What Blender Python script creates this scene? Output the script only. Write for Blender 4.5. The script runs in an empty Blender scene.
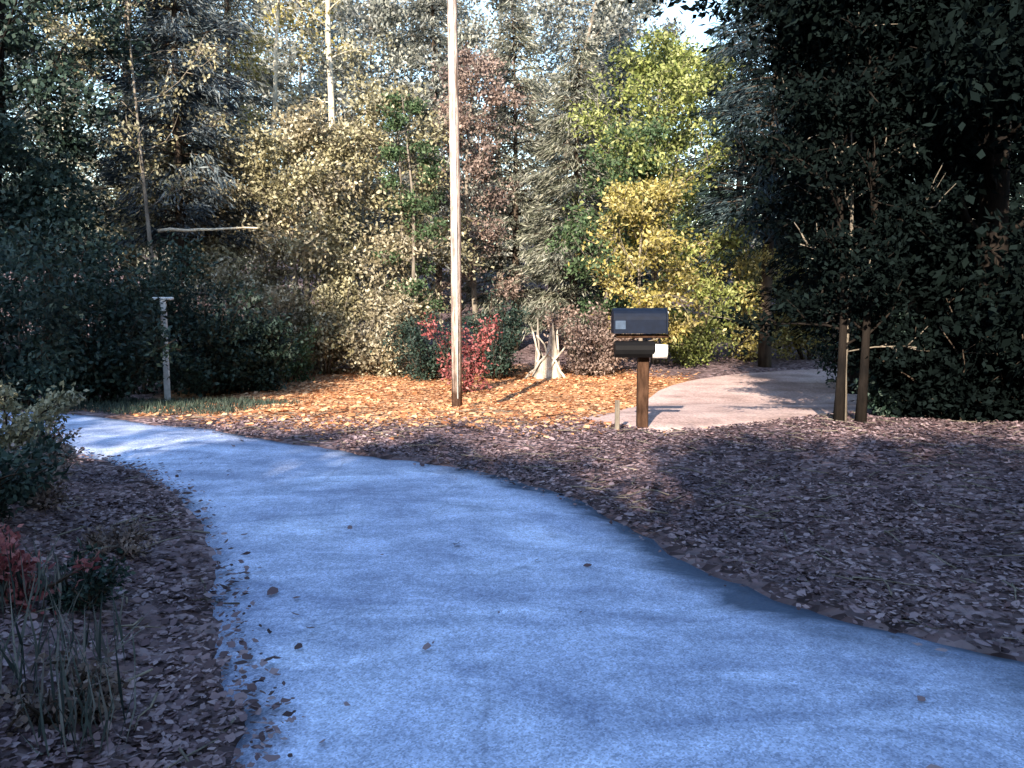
import bpy, math, random
import numpy as np
from math import radians as R, sin, cos, tan, pi

S = bpy.context.scene
COL = S.collection
rng = np.random.default_rng(7)
random.seed(7)

# ------------------------------------------------------------------ camera, sky, sun, exposure
F = 850.0                      # focal length in pixels
HZ = 290.0                     # horizon row
CAMZ = 1.6
PITCH = math.atan((384 - HZ) / F)
cam = bpy.data.cameras.new('camera'); camo = bpy.data.objects.new('camera', cam); COL.objects.link(camo)
cam.sensor_width = 36; cam.lens = 36 * F / 1024; cam.clip_start = 0.05; cam.clip_end = 3000
camo.location = (0, 0, CAMZ); camo.rotation_euler = (pi / 2 - PITCH, 0, 0)
S.camera = camo

SUN_EL = R(24); SUN_AZ = R(-15)        # sun behind the camera, a little to the left
W = bpy.data.worlds.new('World'); S.world = W; W.use_nodes = True
nt = W.node_tree; bg = nt.nodes['Background']
sky = nt.nodes.new('ShaderNodeTexSky'); sky.sky_type = 'NISHITA'; sky.sun_disc = False
sky.sun_elevation = SUN_EL; sky.sun_rotation = pi - SUN_AZ
sky.air_density = 1.3; sky.dust_density = 0.6; sky.ozone_density = 2.5
nt.links.new(sky.outputs[0], bg.inputs[0]); bg.inputs[1].default_value = 0.15
sl = bpy.data.lights.new('sun', 'SUN'); sl.energy = 5.0; sl.angle = R(0.5); sl.color = (1.0, 0.86, 0.69)
so = bpy.data.objects.new('sun', sl); COL.objects.link(so)
# light travels towards (-sin az, cos az) and down
so.rotation_euler = (pi / 2 - SUN_EL, 0, SUN_AZ)
so.location = (-9, -30, 25)
S.view_settings.view_transform = 'Standard'; S.view_settings.look = 'None'
S.view_settings.exposure = 1.75; S.view_settings.gamma = 1
S.view_settings.use_curve_mapping = False
S.cycles.max_bounces = 6; S.cycles.diffuse_bounces = 3; S.cycles.transmission_bounces = 4; S.cycles.transparent_max_bounces = 4

# ------------------------------------------------------------------ helpers
def smooth(a, b, t):
    t = np.clip((np.asarray(t, float) - a) / (b - a), 0, 1)
    return t * t * (3 - 2 * t)

PY = np.array([-80, 0, 9, 11, 13, 15, 20, 26, 34, 60, 120, 400])
PZ = np.array([0, 0, 0, -.05, -.2, -.42, -.40, -.1, 0.5, 3.0, 8.0, 14.0])
def base(x, y):
    return np.interp(y, PY, PZ)

def ray(px, py):
    a = (px - 512) / F; b = (384 - py) / F
    return np.array([a, cos(PITCH) + b * sin(PITCH), -sin(PITCH) + b * cos(PITCH)])
def at(px, py, Y):
    d = ray(px, py); return np.array([0, 0, CAMZ]) + d * (Y / d[1])
def hit(px, py):
    d = ray(px, py); t = 0.5
    while t < 200:
        p = np.array([0, 0, CAMZ]) + d * t
        if p[2] <= base(p[0], p[1]): return p
        t += 0.01
    return p
def px_x(px, Y):
    return (px - 512) / F * Y * 1.0 * (1 + 0.0)

def catmull(P, n):
    P = np.asarray(P, float); out = []
    Q = np.vstack([2 * P[0] - P[1], P, 2 * P[-1] - P[-2]])
    for i in range(1, len(Q) - 2):
        for k in range(n):
            t = k / n
            a, b, c, d = Q[i - 1], Q[i], Q[i + 1], Q[i + 2]
            out.append(0.5 * (2 * b + (c - a) * t + (2 * a - 5 * b + 4 * c - d) * t * t + (3 * b - a - 3 * c + d) * t ** 3))
    out.append(P[-1]); return np.array(out)

# road edges, read on the ground
Lpix = [(207, 768), (203, 680), (196, 600), (172, 520), (146, 484), (108, 466), (40, 456)]
Rpix = [(1180, 700), (1040, 652), (930, 628), (830, 600), (720, 556), (600, 502), (480, 468), (370, 451), (260, 436), (160, 422), (60, 412)]
Ledge = [(-0.3, -16), (-0.6, -6), (-0.85, 0.5)] + [tuple(hit(*p)[:2]) for p in Lpix] + [(-7.5, 8.6), (-11, 7.6), (-20, 3.5)]
Redge = [(3.2, -16), (2.95, -6), (2.8, 0.5)] + [tuple(hit(*p)[:2]) for p in Rpix] + [(-8.5, 12.2), (-12.5, 11.1), (-22, 6.8)]
Lc = catmull(Ledge, 8); Rc = catmull(Redge, 8)
def resample(P, n):
    s = np.concatenate([[0], np.cumsum(np.linalg.norm(np.diff(P, axis=0), axis=1))])
    t = np.linspace(0, s[-1], n)
    return np.stack([np.interp(t, s, P[:, 0]), np.interp(t, s, P[:, 1])], 1)
ROADN = 420
Lr = resample(Lc, ROADN); Rr = resample(Rc, ROADN)
road_poly = np.vstack([Lr, Rr[::-1]])

# side lane: pale gravel going off to the right behind the mailbox
lane_near = catmull([(1.7, 9.55), (3.0, 10.0), (4.4, 11.0), (6.4, 13.6), (9, 16.2), (14, 18.5)], 8)
lane_far = catmull([(0.9, 10.6), (1.7, 13.0), (2.9, 17.4), (4.9, 20.3), (8.5, 21.6), (14, 22.4)], 8)
Ln = resample(lane_near, 60); Lf = resample(lane_far, 60)
lane_poly = np.vstack([Ln, Lf[::-1]])

def sdist(poly, X, Y):
    """signed distance to a closed polygon, negative inside"""
    X = np.asarray(X, float).ravel(); Y = np.asarray(Y, float).ravel()
    a = poly; b = np.roll(poly, -1, 0)
    d2 = np.full(X.shape, 1e9); ins = np.zeros(X.shape, bool)
    for (ax, ay), (bx, by) in zip(a, b):
        ex, ey = bx - ax, by - ay
        t = np.clip(((X - ax) * ex + (Y - ay) * ey) / (ex * ex + ey * ey + 1e-12), 0, 1)
        d2 = np.minimum(d2, (X - ax - t * ex) ** 2 + (Y - ay - t * ey) ** 2)
        c = (ay > Y) != (by > Y)
        with np.errstate(divide='ignore', invalid='ignore'):
            xi = ax + (Y - ay) * ex / (ey if ey != 0 else 1e-12)
        ins ^= c & (X < xi)
    d = np.sqrt(d2); d[ins] *= -1
    return d
oL = np.argsort(Lr[:, 1]); oR = np.argsort(Rr[:, 1])
mL = (Lr[:, 0] > -4.6); mR = (Rr[:, 0] > -1.5)
def xl(y):
    q = Lr[mL]; o = np.argsort(q[:, 1]); return np.interp(y, q[o, 1], q[o, 0])
def xr(y):
    q = Rr[mR]; o = np.argsort(q[:, 1]); return np.interp(y, q[o, 1], q[o, 0])

def ground_z(x, y, dr=None):
    x = np.asarray(x, float); y = np.asarray(y, float)
    z = base(x, y)
    # right bank
    fr = smooth(0.2, 4.5, x - xr(y)) * (1 - smooth(8.5, 13, y)) * smooth(-12, -4, y)
    z = z + 0.16 * fr * smooth(1.5, 5, x)
    # left bank
    fl = smooth(0.1, 1.7, xl(y) - x) * (1 - smooth(5.6, 7.6, y)) * smooth(-12, -3, y)
    z = z + 0.52 * fl
    # far sides rise
    z = z + 1.1 * smooth(9, 22, np.abs(x)) * smooth(4, 18, y)
    lump = 0.03 * np.sin(2.1 * x + 1.3 * y) * np.sin(1.7 * y - 0.6 * x) + 0.018 * np.sin(5.3 * x + 2.0) * np.sin(4.7 * y + 1)
    if dr is None:
        dr = np.minimum(sdist(road_poly, x, y), sdist(lane_poly, x, y)).reshape(np.shape(x))
    z = z + lump * smooth(0.0, 0.8, dr) - 0.07 * (1 - smooth(-0.32, -0.02, dr))
    return z
def g(x, y):
    return float(ground_z(np.array([x]), np.array([y]))[0])

# ------------------------------------------------------------------ mesh building
class MB:
    def __init__(s): s.v = []; s.f = []; s.n = 0; s.mi = []
    def add(s, v, f, m=0):
        v = np.asarray(v, float); s.v.append(v)
        s.f += [tuple(i + s.n for i in q) for q in f]; s.mi += [m] * len(f); s.n += len(v)
    def tube(s, P, r, k=8, cap=True, jit=0.0):
        P = np.asarray(P, float); n = len(P); r = np.broadcast_to(np.asarray(r, float), (n,))
        T = np.gradient(P, axis=0); T /= np.linalg.norm(T, axis=1)[:, None] + 1e-9
        ref = np.array([0, 0, 1.0]) if abs(T[0, 2]) < 0.9 else np.array([1.0, 0, 0])
        v = []
        for i in range(n):
            a = np.cross(T[i], ref); a /= np.linalg.norm(a) + 1e-9; b = np.cross(T[i], a)
            for j in range(k):
                t = 2 * pi * j / k; q = r[i] * (1 + (random.uniform(-jit, jit) if jit else 0))
                v.append(P[i] + q * (cos(t) * a + sin(t) * b))
        f = [(i * k + j, i * k + (j + 1) % k, (i + 1) * k + (j + 1) % k, (i + 1) * k + j) for i in range(n - 1) for j in range(k)]
        if cap: f += [tuple(range(k))[::-1], tuple(range((n - 1) * k, n * k))]
        s.add(v, f)
    def box(s, c, d, rz=0, bev=0.0):
        cx, cy, cz = c; hx, hy, hz = d[0] / 2, d[1] / 2, d[2] / 2; b = min(bev, hx * .9, hy * .9, hz * .9)
        if b <= 0:
            v = [(sx * hx, sy * hy, sz * hz) for sz in (-1, 1) for sy in (-1, 1) for sx in (-1, 1)]
            f = [(0, 2, 3, 1), (4, 5, 7, 6), (0, 1, 5, 4), (2, 6, 7, 3), (0, 4, 6, 2), (1, 3, 7, 5)]
        else:
            pts = []; v = []
            for zz, ins in ((-hz, b), (-hz + b, 0), (hz - b, 0), (hz, b)):
                X, Y = hx - ins, hy - ins
                v += [(-X + b, -Y, zz), (X - b, -Y, zz), (X, -Y + b, zz), (X, Y - b, zz), (X - b, Y, zz), (-X + b, Y, zz), (-X, Y - b, zz), (-X, -Y + b, zz)]
            f = [(i * 8 + j, i * 8 + (j + 1) % 8, (i + 1) * 8 + (j + 1) % 8, (i + 1) * 8 + j) for i in range(3) for j in range(8)]
            f += [tuple(range(8))[::-1], tuple(range(24, 32))]
        v = np.array(v); ca, sa = cos(rz), sin(rz)
        v = np.stack([v[:, 0] * ca - v[:, 1] * sa + cx, v[:, 0] * sa + v[:, 1] * ca + cy, v[:, 2] + cz], 1)
        s.add(v, f)
    def build(s, name, mat, parent=None, sm=False):
        me = bpy.data.meshes.new(name)
        V = np.vstack(s.v); me.from_pydata(V.tolist(), [], s.f); me.update()
        return link(name, me, mat, parent, sm)

def link(name, me, mat, parent=None, sm=False):
    if mat: me.materials.append(mat)
    if sm: me.polygons.foreach_set('use_smooth', [True] * len(me.polygons))
    o = bpy.data.objects.new(name, me); COL.objects.link(o)
    if parent: o.parent = parent
    return o

def quads_mesh(name, V):
    """V: (N,K,3) -> mesh of N K-gons"""
    N, K = V.shape[:2]; me = bpy.data.meshes.new(name)
    me.vertices.add(N * K); me.vertices.foreach_set('co', V.reshape(-1).astype(np.float32))
    me.loops.add(N * K); me.loops.foreach_set('vertex_index', np.arange(N * K, dtype=np.int32))
    me.polygons.add(N); me.polygons.foreach_set('loop_start', np.arange(N, dtype=np.int32) * K)
    me.polygons.foreach_set('loop_total', np.full(N, K, np.int32)); me.update(calc_edges=True)
    return me

def unit(v): return v / (np.linalg.norm(v, axis=-1, keepdims=True) + 1e-9)
def leaves(P, L, Wd, axis=None, up=0.0, spread=1.0):
    """rhombic leaves at P with lengths L, widths Wd; axis = preferred leaf direction"""
    N = len(P); A = rng.normal(size=(N, 3)) * spread
    if axis is not None: A = A + axis
    A = unit(A)
    Nn = rng.normal(size=(N, 3)); Nn[:, 2] += up; B = unit(np.cross(A, Nn))
    C = np.cross(A, B)
    L = np.broadcast_to(L, (N,))[:, None] * rng.uniform(.65, 1.3, (N, 1)); Wd = np.broadcast_to(Wd, (N,))[:, None] * rng.uniform(.7, 1.25, (N, 1))
    bend = L * rng.uniform(-.12, .12, (N, 1))
    return np.stack([P, P + A * L * .45 + B * Wd * .5 + C * bend, P + A * L, P + A * L * .45 - B * Wd * .5 + C * bend], 1)

def litter_leaves(P, L):
    """lying leaves: eight-cornered lobed outline, curled"""
    N = len(P); a = rng.uniform(0, 2 * pi, N); A = np.stack([np.cos(a), np.sin(a), rng.normal(0, .22, N)], 1); A = unit(A)
    Nn = np.stack([rng.normal(0, .35, N), rng.normal(0, .35, N), np.ones(N)], 1); B = unit(np.cross(Nn, A)); C = np.cross(A, B)
    L = L * np.clip(rng.lognormal(-.12, .42, (N, 1)), .35, 1.9); w = rng.uniform(.45, .85, (N, 1)); cu = rng.uniform(-.25, .5, (N, 1))
    out = []
    for u, v in ((0, 0), (.22, .36), (.5, .5), (.72, .3), (1, .0), (.74, -.33), (.48, -.5), (.2, -.33)):
        uu = u + rng.normal(0, .05, (N, 1)); vv = v * w * (1 + rng.normal(0, .18, (N, 1)))
        out.append(P + A * L * (uu - .5) + B * L * vv + C * L * cu * (vv * vv + .5 * (uu - .5) ** 2))
    return np.stack(out, 1)

def empty(name, loc, rz=0):
    o = bpy.data.objects.new(name, None); COL.objects.link(o); o.empty_display_size = 0.2
    o.location = loc; o.rotation_euler = (0, 0, rz); return o
def tag(o, label=None, cat=None, group=None, kind=None):
    if label: o['label'] = label
    if cat: o['category'] = cat
    if group: o['group'] = group
    if kind: o['kind'] = kind
    return o

# ------------------------------------------------------------------ materials
def mat(name):
    m = bpy.data.materials.new(name); m.use_nodes = True; t = m.node_tree
    return m, t, t.nodes['Principled BSDF'], t.links
def nd(t, kind, **kw):
    n = t.nodes.new(kind)
    for k, v in kw.items():
        if k.startswith('i_'): n.inputs[k[2:].replace('_', ' ')].default_value = v
        else: setattr(n, k, v)
    return n
def ramp(t, fac, stops):
    r = t.nodes.new('ShaderNodeValToRGB'); e = r.color_ramp.elements
    while len(e) < len(stops): e.new(0.5)
    for q, (p, c) in zip(e, stops): q.position = p; q.color = (*c, 1)
    t.links.new(fac, r.inputs[0]); return r.outputs[0]
def mixc(t, fac, a, b, mode='MIX'):
    n = t.nodes.new('ShaderNodeMix'); n.data_type = 'RGBA'; n.blend_type = mode
    for s, v in ((n.inputs[0], fac), (n.inputs[6], a), (n.inputs[7], b)):
        if isinstance(v, (int, float)): s.default_value = v
        elif isinstance(v, tuple): s.default_value = (*v, 1)
        else: t.links.new(v, s)
    return n.outputs[2]

def leaf_mat(name, cols, trans=0.3, rough=0.55, spec=.25):
    m, t, p, l = mat(name)
    geo = nd(t, 'ShaderNodeNewGeometry'); tc = nd(t, 'ShaderNodeTexCoord')
    n = len(cols)
    c = ramp(t, geo.outputs['Random Per Island'], [((i + .5) / n, q) for i, q in enumerate(cols)])
    nz = nd(t, 'ShaderNodeTexNoise', i_Scale=1.1, i_Detail=2.0); l.new(tc.outputs['Object'], nz.inputs['Vector'])
    v = ramp(t, nz.outputs[0], [(0.3, (.62, .62, .66)), (.7, (1.35, 1.3, 1.2))])
    c = mixc(t, 1.0, c, v, 'MULTIPLY')
    l.new(c, p.inputs['Base Color']); p.inputs['Roughness'].default_value = rough
    p.inputs['Specular IOR Level'].default_value = spec
    tr = nd(t, 'ShaderNodeBsdfTranslucent'); l.new(c, tr.inputs[0])
    mx = nd(t, 'ShaderNodeMixShader', i_Fac=trans); l.new(p.outputs[0], mx.inputs[1]); l.new(tr.outputs[0], mx.inputs[2])
    l.new(mx.outputs[0], t.nodes['Material Output'].inputs[0])
    return m
def bark_mat(name, c1, c2, scale=9.0, foot=False):
    m, t, p, l = mat(name); tc = nd(t, 'ShaderNodeTexCoord'); mp = nd(t, 'ShaderNodeMapping')
    mp.inputs['Scale'].default_value = (1, 1, .22); l.new(tc.outputs['Object'], mp.inputs[0])
    nz = nd(t, 'ShaderNodeTexNoise', i_Scale=scale, i_Detail=6.0, i_Roughness=.65); l.new(mp.outputs[0], nz.inputs['Vector'])
    n2 = nd(t, 'ShaderNodeTexNoise', i_Scale=scale * .25, i_Detail=3.0); l.new(tc.outputs['Object'], n2.inputs['Vector'])
    c = ramp(t, nz.outputs[0], [(.35, c1), (.65, c2)])
    c = mixc(t, 1.0, c, ramp(t, n2.outputs[0], [(.3, (.7, .7, .7)), (.7, (1.15, 1.15, 1.1))]), 'MULTIPLY')
    if foot:
        sp = nd(t, 'ShaderNodeSeparateXYZ'); l.new(tc.outputs['Object'], sp.inputs[0])
        ad = nd(t, 'ShaderNodeMath', operation='MULTIPLY_ADD'); l.new(n2.outputs[0], ad.inputs[0]); ad.inputs[1].default_value = .5; l.new(sp.outputs[2], ad.inputs[2])
        c = mixc(t, 1.0, c, ramp(t, ad.outputs[0], [(.45, (.3, .22, .18)), (.85, (1, 1, 1))]), 'MULTIPLY')
        ck = nd(t, 'ShaderNodeMapping'); ck.inputs['Scale'].default_value = (1, 1, .035); l.new(tc.outputs['Object'], ck.inputs[0])
        n3 = nd(t, 'ShaderNodeTexNoise', i_Scale=45.0, i_Detail=4.0); l.new(ck.outputs[0], n3.inputs['Vector'])
        c = mixc(t, 1.0, c, ramp(t, n3.outputs[0], [(.36, (.3, .27, .25)), (.44, (1, 1, 1))]), 'MULTIPLY')
    l.new(c, p.inputs['Base Color']); p.inputs['Roughness'].default_value = .9; p.inputs['Specular IOR Level'].default_value = .1
    b = nd(t, 'ShaderNodeBump', i_Strength=.8, i_Distance=.03); l.new(nz.outputs[0], b.inputs['Height']); l.new(b.outputs[0], p.inputs['Normal'])
    return m
def plain_mat(name, c, rough=.5, metal=0.0, var=.25, scale=14):
    m, t, p, l = mat(name); tc = nd(t, 'ShaderNodeTexCoord')
    nz = nd(t, 'ShaderNodeTexNoise', i_Scale=scale, i_Detail=5.0); l.new(tc.outputs['Object'], nz.inputs['Vector'])
    k = ramp(t, nz.outputs[0], [(.3, (1 - var,) * 3), (.7, (1 + var * .5,) * 3)])
    l.new(mixc(t, 1.0, c, k, 'MULTIPLY'), p.inputs['Base Color'])
    p.inputs['Specular IOR Level'].default_value = .12
    p.inputs['Roughness'].default_value = rough; p.inputs['Metallic'].default_value = metal
    return m

# road: worn pale chip-seal
def road_material():
    m, t, p, l = mat('road_stone'); tc = nd(t, 'ShaderNodeTexCoord'); O = tc.outputs['Object']
    big = nd(t, 'ShaderNodeTexNoise', i_Scale=.55, i_Detail=5.0, i_Roughness=.62, i_Distortion=.6); l.new(O, big.inputs['Vector'])
    mid = nd(t, 'ShaderNodeTexNoise', i_Scale=3.2, i_Detail=6.0, i_Roughness=.7); l.new(O, mid.inputs['Vector'])
    fin = nd(t, 'ShaderNodeTexVoronoi', i_Scale=46.0); l.new(O, fin.inputs['Vector'])
    mp = nd(t, 'ShaderNodeMapping'); mp.inputs['Scale'].default_value = (.55, 1.5, 1); mp.inputs['Rotation'].default_value = (0, 0, .25); l.new(O, mp.inputs[0])
    st = nd(t, 'ShaderNodeTexNoise', i_Scale=1.5, i_Detail=7.0, i_Roughness=.68, i_Distortion=1.0); l.new(mp.outputs[0], st.inputs['Vector'])
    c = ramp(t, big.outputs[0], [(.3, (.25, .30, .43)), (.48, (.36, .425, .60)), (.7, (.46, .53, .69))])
    c = mixc(t, .8, c, ramp(t, st.outputs[0], [(.33, (.55, .58, .64)), (.5, (1, 1, 1)), (.64, (1.4, 1.38, 1.33))]), 'MULTIPLY')
    c = mixc(t, .7, c, ramp(t, mid.outputs[0], [(.3, (.6, .62, .66)), (.52, (1, 1, 1)), (.72, (1.35, 1.33, 1.3))]), 'MULTIPLY')
    c = mixc(t, .6, c, ramp(t, fin.outputs['Color'], [(0, (.72, .72, .74)), (1, (1.28, 1.28, 1.28))]), 'MULTIPLY')
    ag = nd(t, 'ShaderNodeTexVoronoi', i_Scale=130.0); l.new(O, ag.inputs['Vector'])
    c = mixc(t, .75, c, ramp(t, ag.outputs['Color'], [(.1, (.5, .5, .52)), (.5, (1, 1, 1)), (.95, (1.55, 1.52, 1.5))]), 'MULTIPLY')
    wv = nd(t, 'ShaderNodeMix', data_type='VECTOR'); wv.inputs[0].default_value = .12; l.new(O, wv.inputs[4]); l.new(mid.outputs['Color'], wv.inputs[5])
    cr = nd(t, 'ShaderNodeTexVoronoi', feature='DISTANCE_TO_EDGE', i_Scale=.75); l.new(wv.outputs[1], cr.inputs['Vector'])
    cm = nd(t, 'ShaderNodeMapRange'); cm.inputs[1].default_value = .004; cm.inputs[2].default_value = .009; cm.inputs[3].default_value = .22; cm.inputs[4].default_value = 0; l.new(cr.outputs['Distance'], cm.inputs[0])
    gm = nd(t, 'ShaderNodeMapRange'); gm.inputs[1].default_value = .46; gm.inputs[2].default_value = .56; l.new(big.outputs[0], gm.inputs[0])
    cq = nd(t, 'ShaderNodeMath', operation='MULTIPLY'); l.new(cm.outputs[0], cq.inputs[0]); l.new(gm.outputs[0], cq.inputs[1])
    c = mixc(t, cq.outputs[0], c, (.07, .085, .12))
    # darker bands along both edges, broken up by noise
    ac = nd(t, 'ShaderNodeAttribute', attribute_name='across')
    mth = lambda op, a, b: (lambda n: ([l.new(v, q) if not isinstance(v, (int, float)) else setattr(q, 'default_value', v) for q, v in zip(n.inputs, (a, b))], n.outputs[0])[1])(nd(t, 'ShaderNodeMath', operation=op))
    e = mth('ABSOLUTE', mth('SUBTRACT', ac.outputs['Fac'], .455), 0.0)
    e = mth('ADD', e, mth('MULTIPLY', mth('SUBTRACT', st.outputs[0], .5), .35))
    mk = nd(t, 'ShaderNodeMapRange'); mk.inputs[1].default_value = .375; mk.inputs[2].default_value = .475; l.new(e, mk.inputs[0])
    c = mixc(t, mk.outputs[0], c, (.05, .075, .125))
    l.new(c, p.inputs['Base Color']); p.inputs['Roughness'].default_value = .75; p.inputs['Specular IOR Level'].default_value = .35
    ad = nd(t, 'ShaderNodeMath', operation='ADD'); l.new(mid.outputs[0], ad.inputs[0])
    dv = nd(t, 'ShaderNodeMath', operation='MULTIPLY'); dv.inputs[1].default_value = .35; l.new(fin.outputs['Distance'], dv.inputs[0]); l.new(dv.outputs[0], ad.inputs[1])
    b = nd(t, 'ShaderNodeBump', i_Strength=.55, i_Distance=.03); l.new(ad.outputs[0], b.inputs['Height']); l.new(b.outputs[0], p.inputs['Normal'])
    return m
def lane_material():
    m, t, p, l = mat('lane_gravel'); tc = nd(t, 'ShaderNodeTexCoord'); O = tc.outputs['Object']
    big = nd(t, 'ShaderNodeTexNoise', i_Scale=.9, i_Detail=5.0, i_Roughness=.6); l.new(O, big.inputs['Vector'])
    fin = nd(t, 'ShaderNodeTexVoronoi', i_Scale=30.0); l.new(O, fin.inputs['Vector'])
    c = ramp(t, big.outputs[0], [(.32, (.26, .18, .165)), (.5, (.44, .32, .3)), (.68, (.56, .44, .41))])
    c = mixc(t, .7, c, ramp(t, fin.outputs['Color'], [(0, (.55, .55, .55)), (1, (1.45, 1.4, 1.4))]), 'MULTIPLY')
    l.new(c, p.inputs['Base Color']); p.inputs['Roughness'].default_value = .9
    b = nd(t, 'ShaderNodeBump', i_Strength=.5, i_Distance=.03); l.new(fin.outputs['Distance'], b.inputs['Height']); l.new(b.outputs[0], p.inputs['Normal'])
    return m
def soil_material():
    m, t, p, l = mat('leaf_litter_soil'); tc = nd(t, 'ShaderNodeTexCoord'); O = tc.outputs['Object']
    big = nd(t, 'ShaderNodeTexNoise', i_Scale=.7, i_Detail=5.0, i_Roughness=.6); l.new(O, big.inputs['Vector'])
    vo = nd(t, 'ShaderNodeTexVoronoi', i_Scale=13.0); l.new(O, vo.inputs['Vector'])
    hs = nd(t, 'ShaderNodeSeparateColor'); l.new(vo.outputs['Color'], hs.inputs[0])
    brown = ramp(t, hs.outputs[0], [(0, (.055, .038, .041)), (.4, (.125, .085, .09)), (.75, (.19, .137, .147)), (1, (.26, .2, .21))])
    orange = ramp(t, hs.outputs[0], [(0, (.24, .105, .05)), (.4, (.43, .21, .105)), (.75, (.52, .29, .15)), (1, (.58, .37, .22))])
    sp = nd(t, 'ShaderNodeSeparateXYZ'); l.new(O, sp.inputs[0])
    def mth(op, a, b):
        n = nd(t, 'ShaderNodeMath', operation=op)
        for s, v in zip(n.inputs, (a, b)):
            if isinstance(v, (int, float)): s.default_value = v
            else: l.new(v, s)
        return n.outputs[0]
    # bed of orange leaves: an ellipse in the clearing, ragged edge
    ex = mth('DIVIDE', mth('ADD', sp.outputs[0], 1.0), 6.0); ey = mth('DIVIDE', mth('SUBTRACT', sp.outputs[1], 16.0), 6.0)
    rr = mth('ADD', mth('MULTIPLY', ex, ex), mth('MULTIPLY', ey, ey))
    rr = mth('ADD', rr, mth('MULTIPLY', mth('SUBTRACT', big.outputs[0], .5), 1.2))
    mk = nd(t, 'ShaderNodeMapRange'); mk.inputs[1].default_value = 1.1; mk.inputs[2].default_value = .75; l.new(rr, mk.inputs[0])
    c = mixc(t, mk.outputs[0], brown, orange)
    c = mixc(t, .8, c, ramp(t, big.outputs[0], [(.3, (.6, .6, .62)), (.7, (1.25, 1.22, 1.2))]), 'MULTIPLY')
    l.new(c, p.inputs['Base Color']); p.inputs['Roughness'].default_value = .95; p.inputs['Specular IOR Level'].default_value = .15
    b = nd(t, 'ShaderNodeBump', i_Strength=.9, i_Distance=.05); l.new(vo.outputs['Distance'], b.inputs['Height']); l.new(b.outputs[0], p.inputs['Normal'])
    return m

M = {}
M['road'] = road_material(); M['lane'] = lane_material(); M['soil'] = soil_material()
M['bark_dark'] = bark_mat('bark_dark', (.03, .022, .018), (.085, .065, .052))
M['bark_black'] = bark_mat('bark_black', (.006, .005, .005), (.018, .014, .012))
M['bark_grey'] = bark_mat('bark_grey', (.10, .085, .07), (.24, .21, .18))
M['bark_pale'] = bark_mat('bark_pale', (.38, .33, .26), (.68, .62, .5))
M['pole_wood'] = bark_mat('pole_wood', (.30, .235, .215), (.56, .465, .435), 22, True)
M['post_wood'] = bark_mat('post_wood', (.026, .013, .008), (.07, .038, .025), 18)
M['white_wood'] = bark_mat('white_wood', (.10, .085, .072), (.62, .56, .5), 7)
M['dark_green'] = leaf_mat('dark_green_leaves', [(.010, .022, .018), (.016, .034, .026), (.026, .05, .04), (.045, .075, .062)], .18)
M['shade_green'] = leaf_mat('shade_green_leaves', [(.002, .004, .004), (.0032, .006, .006), (.005, .009, .0095)], .05, .9, .02)  # darker than real leaves: deep shade put into the colour
M['blue_green'] = leaf_mat('blue_green_needles', [(.014, .026, .034), (.024, .042, .054), (.045, .068, .082), (.075, .1, .115)], .15)
M['deep_blue'] = leaf_mat('deep_blue_green_needles', [(.009, .018, .026), (.016, .03, .04), (.03, .05, .06), (.05, .072, .085)], .12, .6, .12)
M['blue_grey'] = leaf_mat('blue_grey_needles', [(.02, .032, .045), (.045, .066, .085), (.085, .112, .132), (.15, .18, .2)], .2)
M['grey_green'] = leaf_mat('grey_green_needles', [(.07, .08, .06), (.12, .135, .105), (.2, .21, .175), (.3, .31, .27)], .25)
M['far_haze'] = leaf_mat('far_haze_leaves', [(.11, .125, .115), (.19, .205, .19), (.28, .3, .28), (.38, .4, .38)], .35)  # haze and bright sky over the far trees put into the leaf colour
M['green'] = leaf_mat('green_leaves', [(.04, .075, .035), (.065, .115, .055), (.1, .15, .08)], .3)
M['olive'] = leaf_mat('olive_tan_leaves', [(.12, .112, .062), (.21, .196, .118), (.3, .285, .18), (.42, .41, .3)], .3)
M['tan'] = leaf_mat('tan_leaves', [(.14, .124, .08), (.25, .222, .15), (.36, .33, .235), (.5, .475, .38)], .3)
M['mauve'] = leaf_mat('mauve_brown_leaves', [(.12, .085, .075), (.2, .15, .135), (.3, .24, .22)], .3)
M['yellow_green'] = leaf_mat('yellow_green_leaves', [(.10, .13, .035), (.175, .215, .06), (.25, .29, .1), (.33, .36, .16)], .35)
M['yellow'] = leaf_mat('yellow_leaves', [(.17, .145, .04), (.29, .255, .075), (.39, .345, .13), (.47, .43, .22)], .35)
M['red'] = leaf_mat('red_leaves', [(.2, .05, .055), (.32, .095, .1), (.42, .17, .17)], .35)
M['litter'] = leaf_mat('fallen_brown_leaves', [(.05, .032, .037), (.095, .062, .071), (.145, .098, .113), (.2, .145, .163), (.28, .22, .245)], .1, .8)
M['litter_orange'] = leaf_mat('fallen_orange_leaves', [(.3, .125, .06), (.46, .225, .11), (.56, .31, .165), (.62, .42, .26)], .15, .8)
M['grass'] = leaf_mat('grass_blades', [(.025, .045, .04), (.04, .065, .052), (.07, .095, .075)], .3)
M['weed'] = leaf_mat('weed_blades', [(.03, .045, .045), (.06, .08, .075), (.12, .14, .13), (.2, .2, .19)], .25)
M['navy'] = plain_mat('navy_paint', (.004, .008, .02), .6, .0)
M['black_plastic'] = plain_mat('black_plastic', (.004, .004, .005), .7)
M['white_paint'] = plain_mat('white_paint', (.82, .8, .76), .5, 0, .1)
M['grey_metal'] = plain_mat('grey_metal', (.55, .58, .6), .5, .1)
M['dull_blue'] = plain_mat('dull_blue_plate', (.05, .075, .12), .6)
M['red_paint'] = plain_mat('red_paint', (.35, .03, .025), .4)
M['ceramic'] = plain_mat('ceramic', (.25, .2, .18), .25)

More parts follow.
